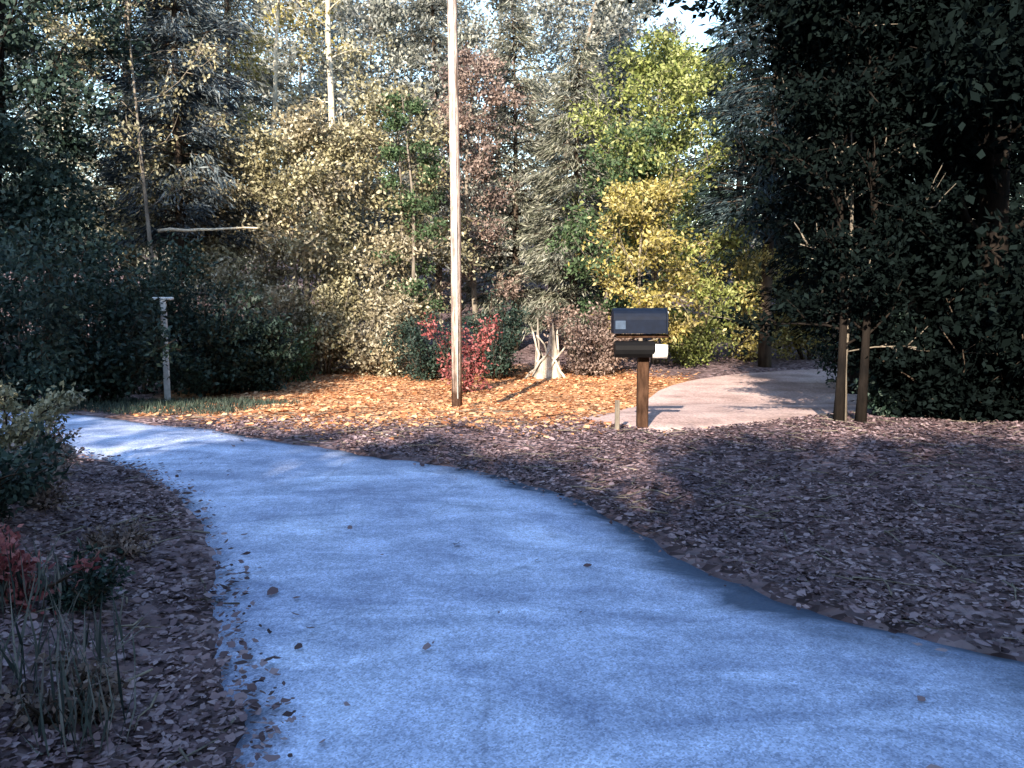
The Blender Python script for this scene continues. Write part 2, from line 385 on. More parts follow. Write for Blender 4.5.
# ------------------------------------------------------------------ the ground
def axis(lo, hi, step, far):
    a = list(np.arange(lo, hi + 1e-6, step)); s = step; q = hi
    while q < far: s *= 1.22; q += s; a.append(q)
    s = step; q = lo; b = []
    while q > -far: s *= 1.22; q -= s; b.append(q)
    return np.array(b[::-1] + a)
gx = axis(-14, 14, .17, 420); gy = axis(-4, 24, .17, 420)
X, Y = np.meshgrid(gx, gy); dR = np.minimum(sdist(road_poly, X, Y), sdist(lane_poly, X, Y)).reshape(X.shape)
Z = ground_z(X, Y, dR); nx, ny = len(gx), len(gy)
V = np.stack([X, Y, Z], -1).reshape(-1, 3)
fi = [(j * nx + i, j * nx + i + 1, (j + 1) * nx + i + 1, (j + 1) * nx + i) for j in range(ny - 1) for i in range(nx - 1)]
me = bpy.data.meshes.new('ground'); me.from_pydata(V.tolist(), [], fi); me.update()
tag(link('ground', me, M['soil'], None, True), kind='structure')

def ribbon(name, A, B, m, lift, k=14):
    n = len(A); T = np.linspace(0, 1, k)
    # ragged edges
    def rag():
        q = rng.normal(0, 1, n); o = np.zeros(n)
        for wdt, amp in ((1, .018), (3, .045), (9, .06), (25, .05)):
            o += np.convolve(np.pad(q, wdt, 'edge'), np.ones(wdt) / wdt, 'same')[wdt:-wdt] * amp * wdt ** .5 * .6
        return o
    ra = rag(); rb = rag()
    D = unit(B - A); A = A - D * ra[:, None]; B = B + D * rb[:, None]
    P = A[:, None, :] * (1 - T)[None, :, None] + B[:, None, :] * T[None, :, None]
    z = base(P[..., 0], P[..., 1]) + lift + .025 * (1 - (2 * T - 1) ** 2)[None, :]
    # sink the very edge a little into the soil
    z[:, 0] -= .05; z[:, -1] -= .05
    V = np.concatenate([P, z[..., None]], -1).reshape(-1, 3)
    f = [(i * k + j, i * k + j + 1, (i + 1) * k + j + 1, (i + 1) * k + j) for i in range(n - 1) for j in range(k - 1)]
    me = bpy.data.meshes.new(name); me.from_pydata(V.tolist(), [], f); me.update()
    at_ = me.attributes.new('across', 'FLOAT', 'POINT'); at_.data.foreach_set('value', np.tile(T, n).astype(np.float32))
    return tag(link(name, me, m, None, True), kind='structure')
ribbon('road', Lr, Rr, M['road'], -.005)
ribbon('side_lane', Ln, Lf, M['lane'], -.012)

# ------------------------------------------------------------------ trees
def limb_path(p, d, L, n=5, droop=0.0, wob=.12):
    P = [np.array(p, float)]; d = np.array(d, float)
    for i in range(n):
        d = unit(d + rng.normal(0, wob, 3) + np.array([0, 0, -droop])); P.append(P[-1] + d * L / n)
    return np.array(P)
def polyat(P, t):
    q = t * (len(P) - 1); i = min(int(q), len(P) - 2); return P[i] + (P[i + 1] - P[i]) * (q - i)

def place(name, x, y, label, cat, group=None):
    return tag(empty(name, (x, y, g(x, y) - .03)), label, cat, group)

def broad(x, y, h, r, cb, spread, lm, bm, label, n=5000, ls=.1, nl=16, name='deciduous_tree', group='trees at the wood edge', cat='tree', lean=0.0, top=1.0):
    t = place(name, x, y, label, cat, group)
    trunk = MB()
    P = limb_path((0, 0, 0), (lean, 0, 1), h * top, 9, 0, .035); rad = r * (1 - .78 * np.linspace(0, 1, len(P))); rad[0] *= 1.35
    trunk.tube(P, rad, 9, jit=.05)
    pts = []; dirs = []
    for i in range(nl):
        q = cb / h + (1 - cb / h) * ((i + random.random()) / nl) ** .9; q = min(q, .97)
        p = polyat(P, q); a = i * 2.4 + random.uniform(-.5, .5)
        u = (q - cb / h) / (1 - cb / h); L = spread * (.45 + 1.1 * math.sin(pi * min(1, .22 + .78 * u)) * .75) * random.uniform(.7, 1.15)
        lp = limb_path(p, (cos(a), sin(a), random.uniform(.15, .8)), L, 5, -.02, .16)
        trunk.tube(lp, np.linspace(r * .34 * (1.1 - q), .008, 6), 5)
        for k in range(6):
            s = random.uniform(.25, 1); tp = polyat(lp, s)
            d2 = unit(lp[-1] - lp[0] + rng.normal(0, .6 * L, 3)); l2 = L * random.uniform(.2, .5)
            tw = limb_path(tp, d2, l2, 3, .0, .2); trunk.tube(tw, np.linspace(.014, .004, 4), 3)
            for m_ in range(3): pts.append(polyat(tw, random.random())); dirs.append(d2)
    trunk.build('trunk', bm, t, True)
    pts = np.array(pts); dirs = np.array(dirs)
    # uneven clumps
    w = rng.gamma(1.1, 1, len(pts)); idx = rng.choice(len(pts), n, p=w / w.sum())
    C = pts[idx] + rng.normal(0, 1, (n, 3)) * spread * np.array([.13, .13, .085])
    Vq = leaves(C, ls, ls * .55, dirs[idx] * .6 + np.array([0, 0, -.25]), .6)
    link('crown', quads_mesh('crown', Vq), lm, t)
    return t

def conifer(x, y, h, r, cb, spread, lm, bm, label, n=9000, ls=.26, whorls=26, name='conifer_tree', group='conifers in the wood', droop=.10, lw=.14):
    t = place(name, x, y, label, 'tree', group)
    trunk = MB(); P = limb_path((0, 0, 0), (0, 0, 1), h, 8, 0, .012); trunk.tube(P, r * (1 - .92 * np.linspace(0, 1, 9)), 9, jit=.04)
    pts = []; dirs = []; wt = []
    for i in range(whorls):
        q = cb / h + (1 - cb / h) * (i + random.random() * .8) / whorls; q = min(q, .985); p = polyat(P, q)
        u = (q - cb / h) / (1 - cb / h); L0 = spread * (1 - u) ** .75 * (.75 + .25 * min(1, u * 5)) + .2
        for k in range(6):
            a = i * 1.1 + k * 2 * pi / 6 + random.uniform(-.4, .4); L = L0 * random.uniform(.6, 1.15)
            lp = limb_path(p, (cos(a), sin(a), .18), L, 5, droop, .09)
            trunk.tube(lp, np.linspace(.028, .006, 6), 3)
            for m_ in range(9):
                s = random.uniform(.15, 1) ** .7; pts.append(polyat(lp, s)); dirs.append(unit(lp[-1] - lp[-2])); wt.append(L * random.uniform(.2, 1.4))
    trunk.build('trunk', bm, t, True)
    pts = np.array(pts); dirs = np.array(dirs); wt = np.array(wt); idx = rng.choice(len(pts), n, p=wt / wt.sum())
    C = pts[idx] + rng.normal(0, 1, (n, 3)) * np.array([.16, .16, .09]) * (spread / 2.2)
    side = np.stack([-dirs[idx][:, 1], dirs[idx][:, 0], 0 * dirs[idx][:, 0]], 1) * rng.choice([-1, 1], n)[:, None]
    Vq = leaves(C, ls, ls * lw, dirs[idx] + side * rng.uniform(0, .8, (n, 1)) + np.array([0, 0, -.25]), 1.2, .28)
    link('crown', quads_mesh('crown', Vq), lm, t)
    return t

def shrub(x, y, h, w, lm, bm, label, n=3500, ls=.08, stems=9, name='shrub', group='shrubs under the trees', aspect=.55, cat='shrub'):
    t = place(name, x, y, label, cat, group)
    st = MB(); pts = []; dirs = []
    for i in range(stems):
        a = i * 2.4 + random.uniform(-.4, .4); o = random.uniform(.1, .75)
        L = h * random.uniform(.6, 1.02)
        lp = limb_path((cos(a) * .06 * w, sin(a) * .06 * w, 0), (cos(a) * o * w / h, sin(a) * o * w / h, 1), L, 5, -.01, .14)
        st.tube(lp, np.linspace(.012 + .006 * h, .004, 6), 4)
        for k in range(7):
            tp = polyat(lp, random.uniform(.12, 1)); d2 = unit(np.array([cos(a), sin(a), .5]) + rng.normal(0, .8, 3))
            tw = limb_path(tp, d2, w * random.uniform(.1, .32), 3, .02, .2); st.tube(tw, np.linspace(.007, .003, 4), 3)
            for m_ in range(3): pts.append(polyat(tw, random.random())); dirs.append(d2)
    st.build('stems', bm, t, True)
    pts = np.array(pts); dirs = np.array(dirs); wt = rng.gamma(1.3, 1, len(pts)); idx = rng.choice(len(pts), n, p=wt / wt.sum())
    C = pts[idx] + rng.normal(0, 1, (n, 3)) * np.array([w * .07, w * .07, h * .05]); C[:, 2] = np.abs(C[:, 2]) + .01
    link('foliage', quads_mesh('foliage', leaves(C, ls, ls * aspect, dirs[idx] * .6, .7)), lm, t)
    return t

def wx(px, Yd): return (px - 512) / F * Yd / (cos(PITCH))

D, G_, B_, P_ = M['bark_dark'], M['bark_grey'], M['bark_pale'], M['bark_pale']
# --- the shaded left side
broad(wx(-12, 17.2), 17.2, 12.5, .17, .6, 2.0, M['dark_green'], M['bark_black'], 'dark evergreen tree filling the left edge of the picture', 38000, .14, 40)
broad(wx(72, 19.5), 19.5, 12.5, .1, 3.2, 1.5, M['dark_green'], B_, 'slim tree with a pale trunk among dark leaves at upper left', 8000, .1, 18)
conifer(wx(188, 20.5), 20.5, 12.5, .16, 3.2, 2.0, M['blue_grey'], D, 'blue-green conifer with dark lower branches above the pale post', 24000, .25, 34)
conifer(wx(135, 24), 24, 15, .2, 3, 2.7, M['grey_green'], D, 'grey conifer rising behind the blue-green one at upper left', 20000, .28, 34)
conifer(wx(235, 28), 28, 15, .2, 3, 2.5, M['grey_green'], D, 'grey conifer standing left of the first pale trunk', 16000, .28, 34)
for px, yd, h, w, lab in [(20, 12.6, 2.9, 2.4, 'dark shrub at the far left edge under the evergreen'), (92, 14.0, 2.7, 2.2, 'dark green shrub left of the pale post'),
                          (140, 16.5, 3.2, 2.4, 'dark shrub directly behind the pale post'), (205, 16.2, 2.3, 2.0, 'dark shrub right of the pale post'),
                          (244, 16.8, 1.5, 1.8, 'low dark shrub between the pale post and the orange leaves')]:
    shrub(wx(px, yd), yd, h, w, M['dark_green'], D, lab, 9500, .1, 14)
shrub(wx(290, 18.5), 18.5, 1.35, 1.2, M['green'], D, 'small bright green shrub at the left end of the orange leaves', 2500, .08)
tt = broad(wx(164, 18.2), 18.2, 9, .06, 3.6, 1.5, M['olive'], G_, 'thin grey-barked tree with one long bare limb, behind the pale post', 2600, .1, 14)
q0 = at(164, 231, 18.2) - np.array(tt.location); q1 = at(258, 226, 17.6) - np.array(tt.location); q0[0] *= .2; q0[1] = 0
b = MB(); b.tube(np.linspace(q0, q1, 8) + np.vstack([[0, 0, 0], rng.normal(0, .022, (7, 3))]), np.linspace(.045, .016, 8), 6, jit=.1); b.build('bare_limb', B_, tt, True)
# --- the sunlit tan trees in the middle
broad(wx(276, 25), 25, 13, .12, 5.6, 1.6, M['yellow'], P_, 'tall tree with a bright bare trunk, left of two', 2600, .13, 13, lean=.0)
broad(wx(340, 24), 24, 13, .15, 6.0, 1.6, M['olive'], P_, 'tall tree with a bright thick trunk, right of two', 2400, .13, 13, lean=.02)
for px, yd, h, sp, mt, lab in [(165, 21.5, 5.2, 1.6, 'olive', 'small olive tree between dark conifer and pale post'),
                               (232, 21.5, 5.0, 1.6, 'tan', 'small tan leaved tree in front of the left bright trunk'),
                               (300, 21.0, 5.4, 1.7, 'olive', 'small olive tree between the two bright trunks'),
                               (358, 21.5, 5.9, 1.7, 'tan', 'tan leaved tree below the thick bright trunk'),
                               (405, 22.5, 6.8, 1.7, 'olive', 'tall olive tree just left of the utility pole')]:
    broad(wx(px, yd), yd, h, .07, .5, sp, M[mt], G_, lab, 11000, .12, 26)
for px, yd, h, w, mt, lab in [(268, 19.5, 2.6, 1.9, 'tan', 'tan shrub above the green one at the left of the clearing'), (325, 20, 2.3, 2.0, 'olive', 'olive shrub behind the left half of the orange leaves'),
                              (378, 20, 2.4, 2.0, 'tan', 'tan shrub left of the dark bush by the utility pole')]:
    shrub(wx(px, yd), yd, h, w, M[mt], G_, lab, 6500, .1, 13)
broad(wx(412, 20.5), 20.5, 6.6, .06, 1.3, .75, M['green'], G_, 'slender green sapling left of the utility pole', 5000, .1, 18)
broad(wx(478, 23.5), 23.5, 8.2, .09, 1.5, 1.3, M['mauve'], G_, 'mauve-brown tree right behind the utility pole', 9500, .11, 26)
shrub(wx(428, 18.8), 18.8, 1.7, 1.5, M['dark_green'], D, 'dark green bush left of the utility pole foot', 4200, .08, 11)
shrub(wx(497, 19.2), 19.2, 1.9, 1.5, M['dark_green'], D, 'dark green bush right of the utility pole foot', 4500, .08, 11)
shrub(wx(464, 16.6), 16.6, 1.75, 1.0, M['red'], D, 'red leaved bush behind the utility pole', 1500, .075, 9)
# --- centre right
for px, yd, h, sp, mt, lab in [(515, 25, 10, 1.9, 'grey_green', 'grey-green conifer right of the mauve-brown tree'),
                               (572, 23.5, 8.6, 1.8, 'grey_green', 'grey-green conifer above the bleached stump'),
                               (616, 27, 9.5, 1.7, 'blue_green', 'slim bluish conifer left of the yellow-green tree')]:
    conifer(wx(px, yd), yd, h, .13, .8, sp, M[mt], D, lab, 19000, .24, 32)
broad(wx(596, 21), 21, 5.6, .06, .8, 1.15, M['green'], G_, 'small green tree between the stump and the mailbox', 9000, .11, 22)
broad(wx(655, 22), 22, 8.0, .1, 1.6, 1.7, M['yellow_green'], G_, 'yellow-green tree rising above the mailbox', 15000, .12, 30)
broad(wx(640, 19.5), 19.5, 4.2, .06, .7, 1.25, M['yellow'], G_, 'yellow leaved small tree just behind the mailbox', 7500, .11, 20)
shrub(wx(590, 20), 20, 1.9, 1.8, M['mauve'], D, 'brown shrub left of the mailbox', 6500, .08, 11)
for px, yd, h, w, mt, lab in [(700, 22.0, 2.4, 2.2, 'yellow_green', 'yellow-green shrub right of the mailbox'), (748, 22.6, 3.5, 2.5, 'yellow', 'taller yellow shrub at the far side of the gravel lane'),
                              (806, 22.8, 2.6, 2.2, 'yellow', 'low yellow-green shrub at the right end of the gravel lane')]:
    shrub(wx(px, yd), yd, h, w, M[mt], D, lab, 7000, .1, 13)
# --- dark right side
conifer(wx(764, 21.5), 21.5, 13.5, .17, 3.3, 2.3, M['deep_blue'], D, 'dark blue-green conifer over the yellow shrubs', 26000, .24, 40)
conifer(wx(852, 16.5), 16.5, 12, .16, 1.4, 1.9, M['shade_green'], M['bark_black'], 'dark green conifer behind the close-set stems', 26000, .22, 40)
broad(wx(990, 10.2), 10.2, 10, .2, .9, 2.4, M['shade_green'], M['bark_black'], 'huge near-black evergreen filling the right edge', 90000, .125, 48)
broad(wx(915, 12.4), 12.4, 10, .16, .9, 1.9, M['shade_green'], M['bark_black'], 'near-black evergreen left of the huge one', 60000, .12, 44)
for px, yd, h, w, mt, lab in [(893, 10.6, 1.55, 1.2, 'dark_green', 'dark green shrub right of the close-set stems'), (948, 9.9, 1.6, 1.5, 'shade_green', 'dark shrub under the huge black evergreen'),
                              (1025, 9.4, 1.7, 1.7, 'shade_green', 'dark shrub at the right edge above the leaf bank'),
                              (915, 14.5, 2.8, 2.4, 'shade_green', 'tall dark shrub behind the dark green one at right'), (1010, 13.0, 2.8, 2.6, 'shade_green', 'tall dark shrub at the right edge behind the evergreen trunk'),
                              (862, 17.5, 2.6, 1.9, 'dark_green', 'dark green shrub at the far side of the lane behind the close-set stems')]:
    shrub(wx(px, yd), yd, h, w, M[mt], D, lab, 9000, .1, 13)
# twin stems in front of the lane
for px, lab, r, mt, lean in [(838, 'dark thin stem, left of the close-set stems by the gravel lane', .05, M['bark_black'], -.01),
                             (849, 'pale thin stem between two dark stems by the gravel lane', .026, M['bark_grey'], .0),
                             (860, 'dark thin stem, right of the close-set stems by the gravel lane', .05, M['bark_black'], .01)]:
    q = hit(px, 434)
    broad(q[0], q[1] + (px == 849) * .15, 5.6, r, .75, .85, M['shade_green'], mt, lab, 9000, .08, 26, name='young_tree', group='close-set stems by the lane', lean=lean)
# --- farther trees
far = [(-20, 30, 15, 'dark_green', 'c'), (60, 33, 15, 'far_haze', 'c'), (190, 34, 16, 'far_haze', 'c'), (310, 36, 14, 'far_haze', 'b'), (385, 34, 13, 'far_haze', 'b'),
       (440, 36, 17, 'far_haze', 'c'), (500, 35, 15, 'far_haze', 'b'), (550, 34, 16, 'far_haze', 'b'), (600, 37, 16, 'far_haze', 'c'), (660, 38, 11, 'yellow_green', 'b'),
       (350, 40, 17, 'far_haze', 'c'), (270, 39, 17, 'far_haze', 'b'), (470, 41, 17, 'far_haze', 'b'), (625, 40, 16, 'far_haze', 'b'), (575, 42, 18, 'far_haze', 'c'), (405, 42, 18, 'far_haze', 'b'),
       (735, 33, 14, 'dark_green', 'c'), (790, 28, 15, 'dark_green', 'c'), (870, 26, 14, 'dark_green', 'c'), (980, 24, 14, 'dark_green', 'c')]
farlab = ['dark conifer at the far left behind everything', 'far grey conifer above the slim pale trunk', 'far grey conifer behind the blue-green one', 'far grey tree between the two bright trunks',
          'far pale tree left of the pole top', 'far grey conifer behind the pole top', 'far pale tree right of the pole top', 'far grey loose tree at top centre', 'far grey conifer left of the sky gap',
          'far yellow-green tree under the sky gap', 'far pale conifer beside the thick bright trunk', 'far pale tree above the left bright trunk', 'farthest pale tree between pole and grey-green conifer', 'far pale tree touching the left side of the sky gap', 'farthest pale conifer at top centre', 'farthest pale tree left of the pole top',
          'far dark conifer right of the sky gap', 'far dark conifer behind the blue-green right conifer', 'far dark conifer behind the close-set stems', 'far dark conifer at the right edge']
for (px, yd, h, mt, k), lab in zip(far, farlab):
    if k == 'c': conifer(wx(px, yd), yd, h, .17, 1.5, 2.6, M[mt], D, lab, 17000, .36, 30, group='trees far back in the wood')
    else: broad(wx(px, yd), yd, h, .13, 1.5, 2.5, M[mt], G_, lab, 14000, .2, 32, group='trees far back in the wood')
# --- far wood: one mass beyond what can be told apart
Pw = []
for i in range(60):
    a = -62 + 124 * (i + random.random()) / 60; d = random.uniform(44, 62); cx, cy = d * tan(R(a)) * .9, d; hh = random.uniform(5, 8.5)
    q = rng.normal(0, 1, (700, 3)) * np.array([1.7, 1.7, hh * .24]) + np.array([cx, cy, float(base(cx, cy)) + hh * .42]); Pw.append(q)
Pw = np.vstack(Pw)
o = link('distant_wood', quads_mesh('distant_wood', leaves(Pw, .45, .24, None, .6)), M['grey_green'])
tag(o, 'far-off wood closing the view behind the nearer trees', 'wood', kind='stuff')

# --- unseen trees behind the camera, placed and shaped to keep the road in shade
for u_, hh, cb, rd in [(-22, 20, .8, 3.2), (-19, 19.5, .8, 3.2), (-17, 19, .8, 3.0), (-15.4, 18.5, .8, 2.2), (-11.8, 10.0, .8, 2), (-10.2, 9.5, .8, 2), (-8.8, 9.2, .8, 2), (-7.4, 9.0, .8, 2),
                       (-6.2, 9.2, .8, 2), (-5.0, 8.8, .8, 2), (-3.8, 8.5, .8, 2), (-2.6, 8.3, .8, 2), (-1.4, 8.5, .8, 2), (-.2, 8.5, .8, 2), (1.0, 9.5, .8, 2), (2.0, 10.4, .8, 1.6),
                       (3.4, 20.5, .8, 1.7), (5.6, 20.5, .8, 3.0), (8.4, 20.5, .8, 3.2), (11.4, 20.5, .8, 3.2), (14.5, 20.5, .8, 3.2), (.7, 27, 17.5, 1.5), (-3.1, 8.6, .8, 2), (-1.9, 8.6, .8, 2), (-.7, 8.7, .8, 2), (.5, 9.0, .8, 2), (1.6, 9.6, .8, 1.8)]:  # the one high crown is added to shade the dark blue-green conifer
    big = hh > 14
    sx = (u_ + 10 * sin(-SUN_AZ)) / cos(SUN_AZ)
    broad(sx, -10 + random.uniform(-.8, .8) - (cb > 10) * 2, hh, .2, cb, rd, M['dark_green'], D, 'unseen broad evergreen behind the viewer, placed and shaped to cast shade',
          24000 if big else 12000, .3 if big else .2, 40 if big else 26, name='shade_evergreen', group='unseen shade-casting evergreens behind the viewer', top=.86)

for u_, hh in [(-2.6, 7.0), (-.9, 7.0), (.7, 7.2), (2.2, 7.6)]:  # extra unseen row added to close sunlit gaps on the road
    broad((u_ + 7 * sin(-SUN_AZ)) / cos(SUN_AZ), -7, hh, .16, .5, 1.7, M['dark_green'], D, 'unseen broad evergreen behind the viewer, placed and shaped to cast shade', 15000, .2, 30,
          name='shade_evergreen', group='unseen shade-casting evergreens behind the viewer', top=.86)

# ------------------------------------------------------------------ utility pole
p = hit(457, 408)
t = tag(empty('utility_pole', (p[0], p[1], g(p[0], p[1]) - .05)), 'tall weathered pale utility pole rising out of the top of the picture', 'utility pole')
b = MB(); b.tube([(0, 0, 0), (0, 0, 3), (-.03, 0, 6), (-.06, 0, 9.4)], [.08, .076, .07, .063], 16); b.build('pole', M['pole_wood'], t, True)
b = MB(); b.tube([(.02, -.087, .2), (.015, -.084, 3), (-.02, -.077, 6), (-.05, -.07, 8.4)], .012, 6); b.build('ground_wire', M['grey_metal'], t, True)
b = MB(); b.box((-.055, -.14, 8.7), (2.2, .09, .12), 0, .012); ca = b.build('crossarm', M['post_wood'], t)
for xx in (-1, -.4, .4, 1):
    b = MB(); b.tube([(xx - .05, -.14, 8.76), (xx - .05, -.14, 8.8), (xx - .05, -.14, 8.84), (xx - .05, -.14, 8.9)], [.02, .05, .035, .05], 10); b.build('insulator', M['ceramic'], ca, True)

# ------------------------------------------------------------------ pale post at the left
p = np.array(at(168, 409, 14.6)); gz = g(p[0], p[1])
t = tag(empty('marker_post', (p[0], p[1], gz - .05)), 'thin pale grey metal post with a short crosspiece on its top', 'post')
hh = float(at(168, 300, 14.6)[2] - gz + .05)
b = MB(); b.box((0, 0, hh / 2), (.10, .07, hh), .2, .012); b.build('post', M['grey_metal'], t)
b = MB(); b.box((0, 0, hh + .025), (.34, .09, .05), .2, .012); b.build('crosspiece', M['grey_metal'], t)

# ------------------------------------------------------------------ mailbox
p = hit(642, 427); gz = g(p[0], p[1]); sc = p[1] / F
t = tag(empty('mailbox', (p[0], p[1], gz - .06)), 'dark blue mailbox over a black newspaper tube on a brown wooden post', 'mailbox')
def up(py): return float(at(642, py, p[1])[2] - gz + .06)
b = MB(); b.box((0, 0, up(352) / 2), (.13, .12, up(352)), 0, .012); b.build('post', M['post_wood'], t)
b = MB(); b.box((-.02, 0, up(336)), (.62, .13, .04), 0, .006); b.box((-.12, 0, up(347)), (.06, .08, .12), 0, .006); b.build('bracket', M['post_wood'], t)
# arched box: its long side towards the viewer, door at the right end
def arch(mb, x0, x1, w, hstraight, z0, k=12, sc=1.0):
    prof = [(-w / 2 * sc, 0)] + [(-w / 2 * cos(a) * sc, hstraight + w / 2 * sin(a) * sc) for a in np.linspace(0, pi, k)] + [(w / 2 * sc, 0)]
    n = len(prof); v = [(x0, q[0], z0 + q[1]) for q in prof] + [(x1, q[0], z0 + q[1]) for q in prof]
    f = [(i, (i + 1) % n, n + (i + 1) % n, n + i) for i in range(n)] + [tuple(range(n))[::-1], tuple(range(n, 2 * n))]
    mb.add(v, f)
z0 = up(333); w = .27
b = MB(); arch(b, -.37, .24, w, .16, z0); body = b.build('body', M['navy'], t)
b = MB(); arch(b, .243, .262, w + .02, .16, z0 - .004); dr = b.build('door', M['navy'], t)
b = MB(); b.box((.275, 0, z0 + .24), (.025, .05, .03), 0, .005); b.build('latch', M['grey_metal'], dr)
b = MB(); b.box((-.05, w / 2 + .012, z0 + .17), (.025, .012, .19), 0, .003); b.box((-.01, w / 2 + .012, z0 + .245), (.1, .012, .055), 0, .003); b.build('flag', M['red_paint'], t)
b = MB(); b.box((-.29, -w / 2 - .004, z0 + .1), (.12, .006, .10), 0, .002); b.build('highlight_plate', M['dull_blue'], t)  # thin paler plate standing in for a highlight on the box side
# newspaper tube beside the post, slung under the bracket
zt = up(350)
b = MB(); k = 12
v = []; 
for xx in (-.36, .10):
    for rr in (.098, .09):
        v += [(xx, -.17 + rr * cos(a), zt + .02 + rr * sin(a)) for a in np.linspace(0, 2 * pi, k, endpoint=False)]
f = []
for j in range(k):
    j2 = (j + 1) % k
    f += [(j, j2, 2 * k + j2, 2 * k + j), (k + j, 3 * k + j, 3 * k + j2, k + j2), (2 * k + j, 2 * k + j2, 3 * k + j2, 3 * k + j)]
f.append(tuple(range(k))[::-1])
b.add(v, f); b.build('newspaper_tube', M['black_plastic'], t)
o_ = MB(); o_.tube([(.085, -.175, zt + .0), (.25, -.2, zt - .005)], [.085, .082], 14); o_.tube([(.25, -.2, zt - .005), (.256, -.201, zt - .005)], [.06, .04], 14)
o_.v = [q + np.array([p[0], p[1], gz - .06]) for q in o_.v]
tag(o_.build('newspaper', M['white_paint'], None, True), 'white rolled newspaper sticking out of the black tube under the mailbox', 'newspaper')
# short pale stakes at the mailbox foot
q = hit(617, 432); b = MB(); hh = .42
b.box((0, 0, hh / 2 - .06), (.05, .04, hh), .2, .006); o = b.build('stake', M['pole_wood']); o.data.materials.clear(); o.data.materials.append(M['bark_grey']); o.location = (q[0], q[1], g(q[0], q[1]))
tag(o, 'short pale wooden stake in the leaves left of the mailbox post', 'stake')

# ------------------------------------------------------------------ bleached stump in the clearing
Yd = 19.3; p = at(546, 372, Yd); gz = g(p[0], p[1])
t = tag(empty('tree_stump', (p[0], p[1], gz - .04)), 'bleached white stump with broken upright stubs in front of the dark wood', 'stump')
b = MB(); k = 14
ring = [(.27 * (1 + .18 * sin(3 * a + 1)), .21 * (1 + .15 * cos(2 * a)), a) for a in np.linspace(0, 2 * pi, k, endpoint=False)]
hts = [.65, 1.15, .85, .5, .45, .7, 1.45, 1.0, .6, .35, .5, 1.1, 1.3, .7]
v = [(rx * 1.35 * cos(a), ry * 1.3 * sin(a), 0) for rx, ry, a in ring] + [(rx * cos(a), ry * sin(a), .22) for rx, ry, a in ring] + [(rx * .85 * cos(a) + .03, ry * .85 * sin(a), h_) for (rx, ry, a), h_ in zip(ring, hts)] + [(rx * .55 * cos(a), ry * .55 * sin(a), h_ * .55) for (rx, ry, a), h_ in zip(ring, hts)]
f = [(q * k + i, q * k + (i + 1) % k, (q + 1) * k + (i + 1) % k, (q + 1) * k + i) for q in range(3) for i in range(k)] + [tuple(range(3 * k, 4 * k))]
b.add(v, f)
for (x0, z0_, x1, z1, r0) in [(-.5, .0, .1, .7, .035), (.45, .0, -.2, 1.0, .03), (.1, .3, .42, .75, .03), (-.15, .4, -.38, 1.25, .028)]:
    P = np.linspace([x0, -.2, z0_], [x1, -.16, z1], 6) + rng.normal(0, .025, (6, 3)); b.tube(P, np.linspace(r0, r0 * .5, 6), 6, jit=.2)
b.build('wood', M['white_wood'], t)

# ------------------------------------------------------------------ leaf litter, grass, plants
def scatter(name, n, box, lm, label, size, test, cat='leaves', lift=.012):
    Xs = rng.uniform(box[0], box[1], n); Ys = box[2] + (box[3] - box[2]) * rng.random(n) ** 1.25
    dr_ = .62 + .38 * np.sin(2.3 * Xs + 1.1 * Ys + 2 * np.sin(1.3 * Ys)) * np.sin(1.9 * Ys - 1.2 * Xs + 1.5 * np.sin(1.1 * Xs))
    keep = test(Xs, Ys) & (rng.random(n) < dr_ + .15); Xs, Ys = Xs[keep], Ys[keep]
    Zs = np.maximum(ground_z(Xs, Ys), np.where(sdist(road_poly, Xs, Ys) < .0, base(Xs, Ys) + .018, -9))
    P = np.stack([Xs, Ys, Zs + lift * rng.uniform(.4, 2.2, len(Xs))], 1)
    Vq = litter_leaves(P, size); Vq[..., 2] = np.maximum(Vq[..., 2], (P[:, 2] - .006)[:, None])
    o = link(name, quads_mesh(name, Vq), lm); tag(o, label, cat, kind='stuff')
edge = lambda x, y: sdist(road_poly, x, y)
far_lane = lambda x, y: sdist(lane_poly, x, y)
scatter('fallen_leaves', 270000, (-4.5, 9, 2.5, 13), M['litter'], 'dull brown fallen leaves covering the bank right of the road', .035,
        lambda x, y: (edge(x, y) > -.12 + rng.normal(0, .12, len(x))) & (far_lane(x, y) > -.15) & ((x > xr(y) - .4) | (y > 9)) & (y < 10.6 + rng.normal(0, .4, len(x)) + 3 * (x > 4.5)))
scatter('fallen_leaves', 120000, (-6.5, -.5, 1.8, 9), M['litter'], 'dull brown fallen leaves covering the bank left of the road', .034,
        lambda x, y: (edge(x, y) > -.12 + rng.normal(0, .10, len(x))) & (x < xl(y) + .4))
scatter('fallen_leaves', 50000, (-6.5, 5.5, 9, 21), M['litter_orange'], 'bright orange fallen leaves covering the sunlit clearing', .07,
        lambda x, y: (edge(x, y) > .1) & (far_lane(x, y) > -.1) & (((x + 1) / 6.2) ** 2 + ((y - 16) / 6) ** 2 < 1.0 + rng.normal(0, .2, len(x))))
scatter('fallen_leaves', 60000, (-4, 4, 2, 11), M['litter'], 'loose fallen leaves lying along the road edges', .045,
        lambda x, y: (edge(x, y) < 0) & (rng.random(len(x)) < .02 * np.exp(edge(x, y) / .5) + .8 * np.exp(edge(x, y) / .09)))
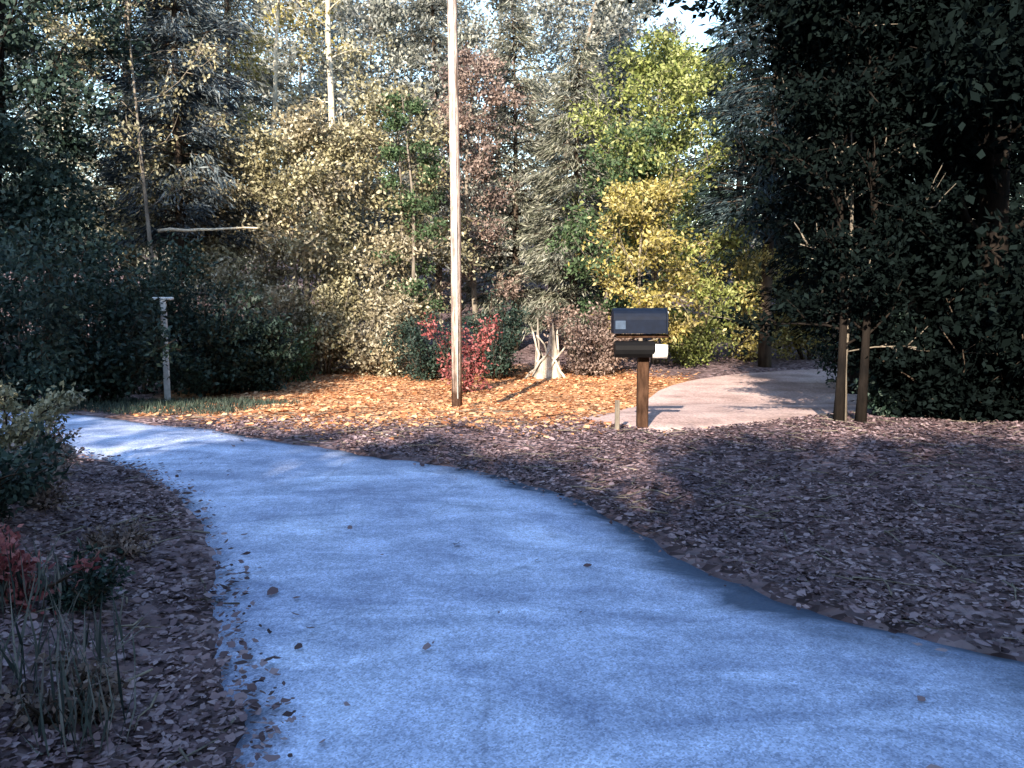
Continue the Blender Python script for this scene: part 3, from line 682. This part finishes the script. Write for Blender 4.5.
# fallen twigs
nT = 900; Xs = rng.uniform(-5, 8, nT); Ys = rng.uniform(2.5, 12, nT); kp = (edge(Xs, Ys) > -.1) & (far_lane(Xs, Ys) > 0); Xs, Ys = Xs[kp], Ys[kp]
b = MB(); zz = ground_z(Xs, Ys)
for x_, y_, z_ in zip(Xs, Ys, zz):
    a = random.uniform(0, 2 * pi); L_ = random.uniform(.08, .4)
    Q = np.array([[x_ + cos(a) * L_ * u, y_ + sin(a) * L_ * u, z_ + .025 + random.uniform(-.008, .015)] for u in (-.5, -.15, .2, .5)]); Q[1:3, :2] += rng.normal(0, .012, (2, 2))
    b.tube(Q, [.006, .005, .004, .002], 4)
tag(b.build('fallen_twigs', M['bark_grey'], None, True), 'thin broken twigs lying among the fallen leaves', 'twigs', kind='stuff')
# short grass by the far edge of the road
n = 9000; Xs = rng.uniform(-9.5, -4.1, n) + np.abs(rng.normal(0, .25, n)); Ys = rng.uniform(11.2, 15.2, n); kp = edge(Xs, Ys) > .05; Xs, Ys = Xs[kp], Ys[kp]
P = np.stack([Xs, Ys, ground_z(Xs, Ys)], 1)
tag(link('grass', quads_mesh('grass', leaves(P, .13, .014, np.array([0, 0, 1.6]), 0, .8)), M['grass']), 'short dull green grass beyond the road at the left', 'grass', kind='stuff')
# weeds in the left foreground
def weed(px, py, h, n, label, mt='weed', wd=.011):
    q = hit(px, py); x, y = q[0], q[1]
    B = rng.normal(0, .05 + .08 * h, (n, 3)); B[:, 2] = 0
    mid = leaves(B, h, wd, np.array([0, 0, 1.8]), 0, .45)
    me = quads_mesh('weed', mid); o = link('weed', me, M[mt]); o.location = (x, y, g(x, y) - .01)
    tag(o, label, 'plant', 'weeds on the left bank')
for a in [(30, 735, .38, 40, 'pale grassy weed at the bottom left corner'), (80, 765, .34, 36, 'grassy weed by the bottom edge, near the road'), (95, 690, .3, 30, 'grassy weed on the left bank nearest the road'),
          (12, 660, .34, 40, 'grassy weed at the left edge above the corner one'), (60, 640, .26, 26, 'small weed in the leaves beside the reddish plant')]: weed(*a)
def lshrub(px, py, h, w, mt, label, n, ls):
    q = hit(px, py); shrub(q[0], q[1], h, w, M[mt], D, label, n, ls, 9, group='shrubs on the left bank')
lshrub(2, 505, .72, .75, 'olive', 'olive shrub on the left bank at the picture edge', 4200, .045)
lshrub(-25, 585, .5, .8, 'dark_green', 'dark low shrub below the olive one at the left edge', 3500, .05)
lshrub(14, 655, .36, .4, 'red', 'small reddish plant on the bank at the left edge', 900, .04)
for a in [(38, 545, .5, .6, 'mauve', 'brown leafy shrub on the left bank below the olive one', 2200, .042), (112, 560, .24, .42, 'mauve', 'low brown plant nearest the road on the left bank', 1300, .035),
          (85, 630, .3, .45, 'dark_green', 'dark green low plant between the brown one and the grassy weeds', 1500, .035),
          (45, 480, .5, .55, 'mauve', 'brown leafy shrub beside the olive shrub at the bend', 2000, .042), (70, 745, .26, .4, 'mauve', 'small brown plant among the weeds at the bottom left', 1000, .035)]: lshrub(*a)
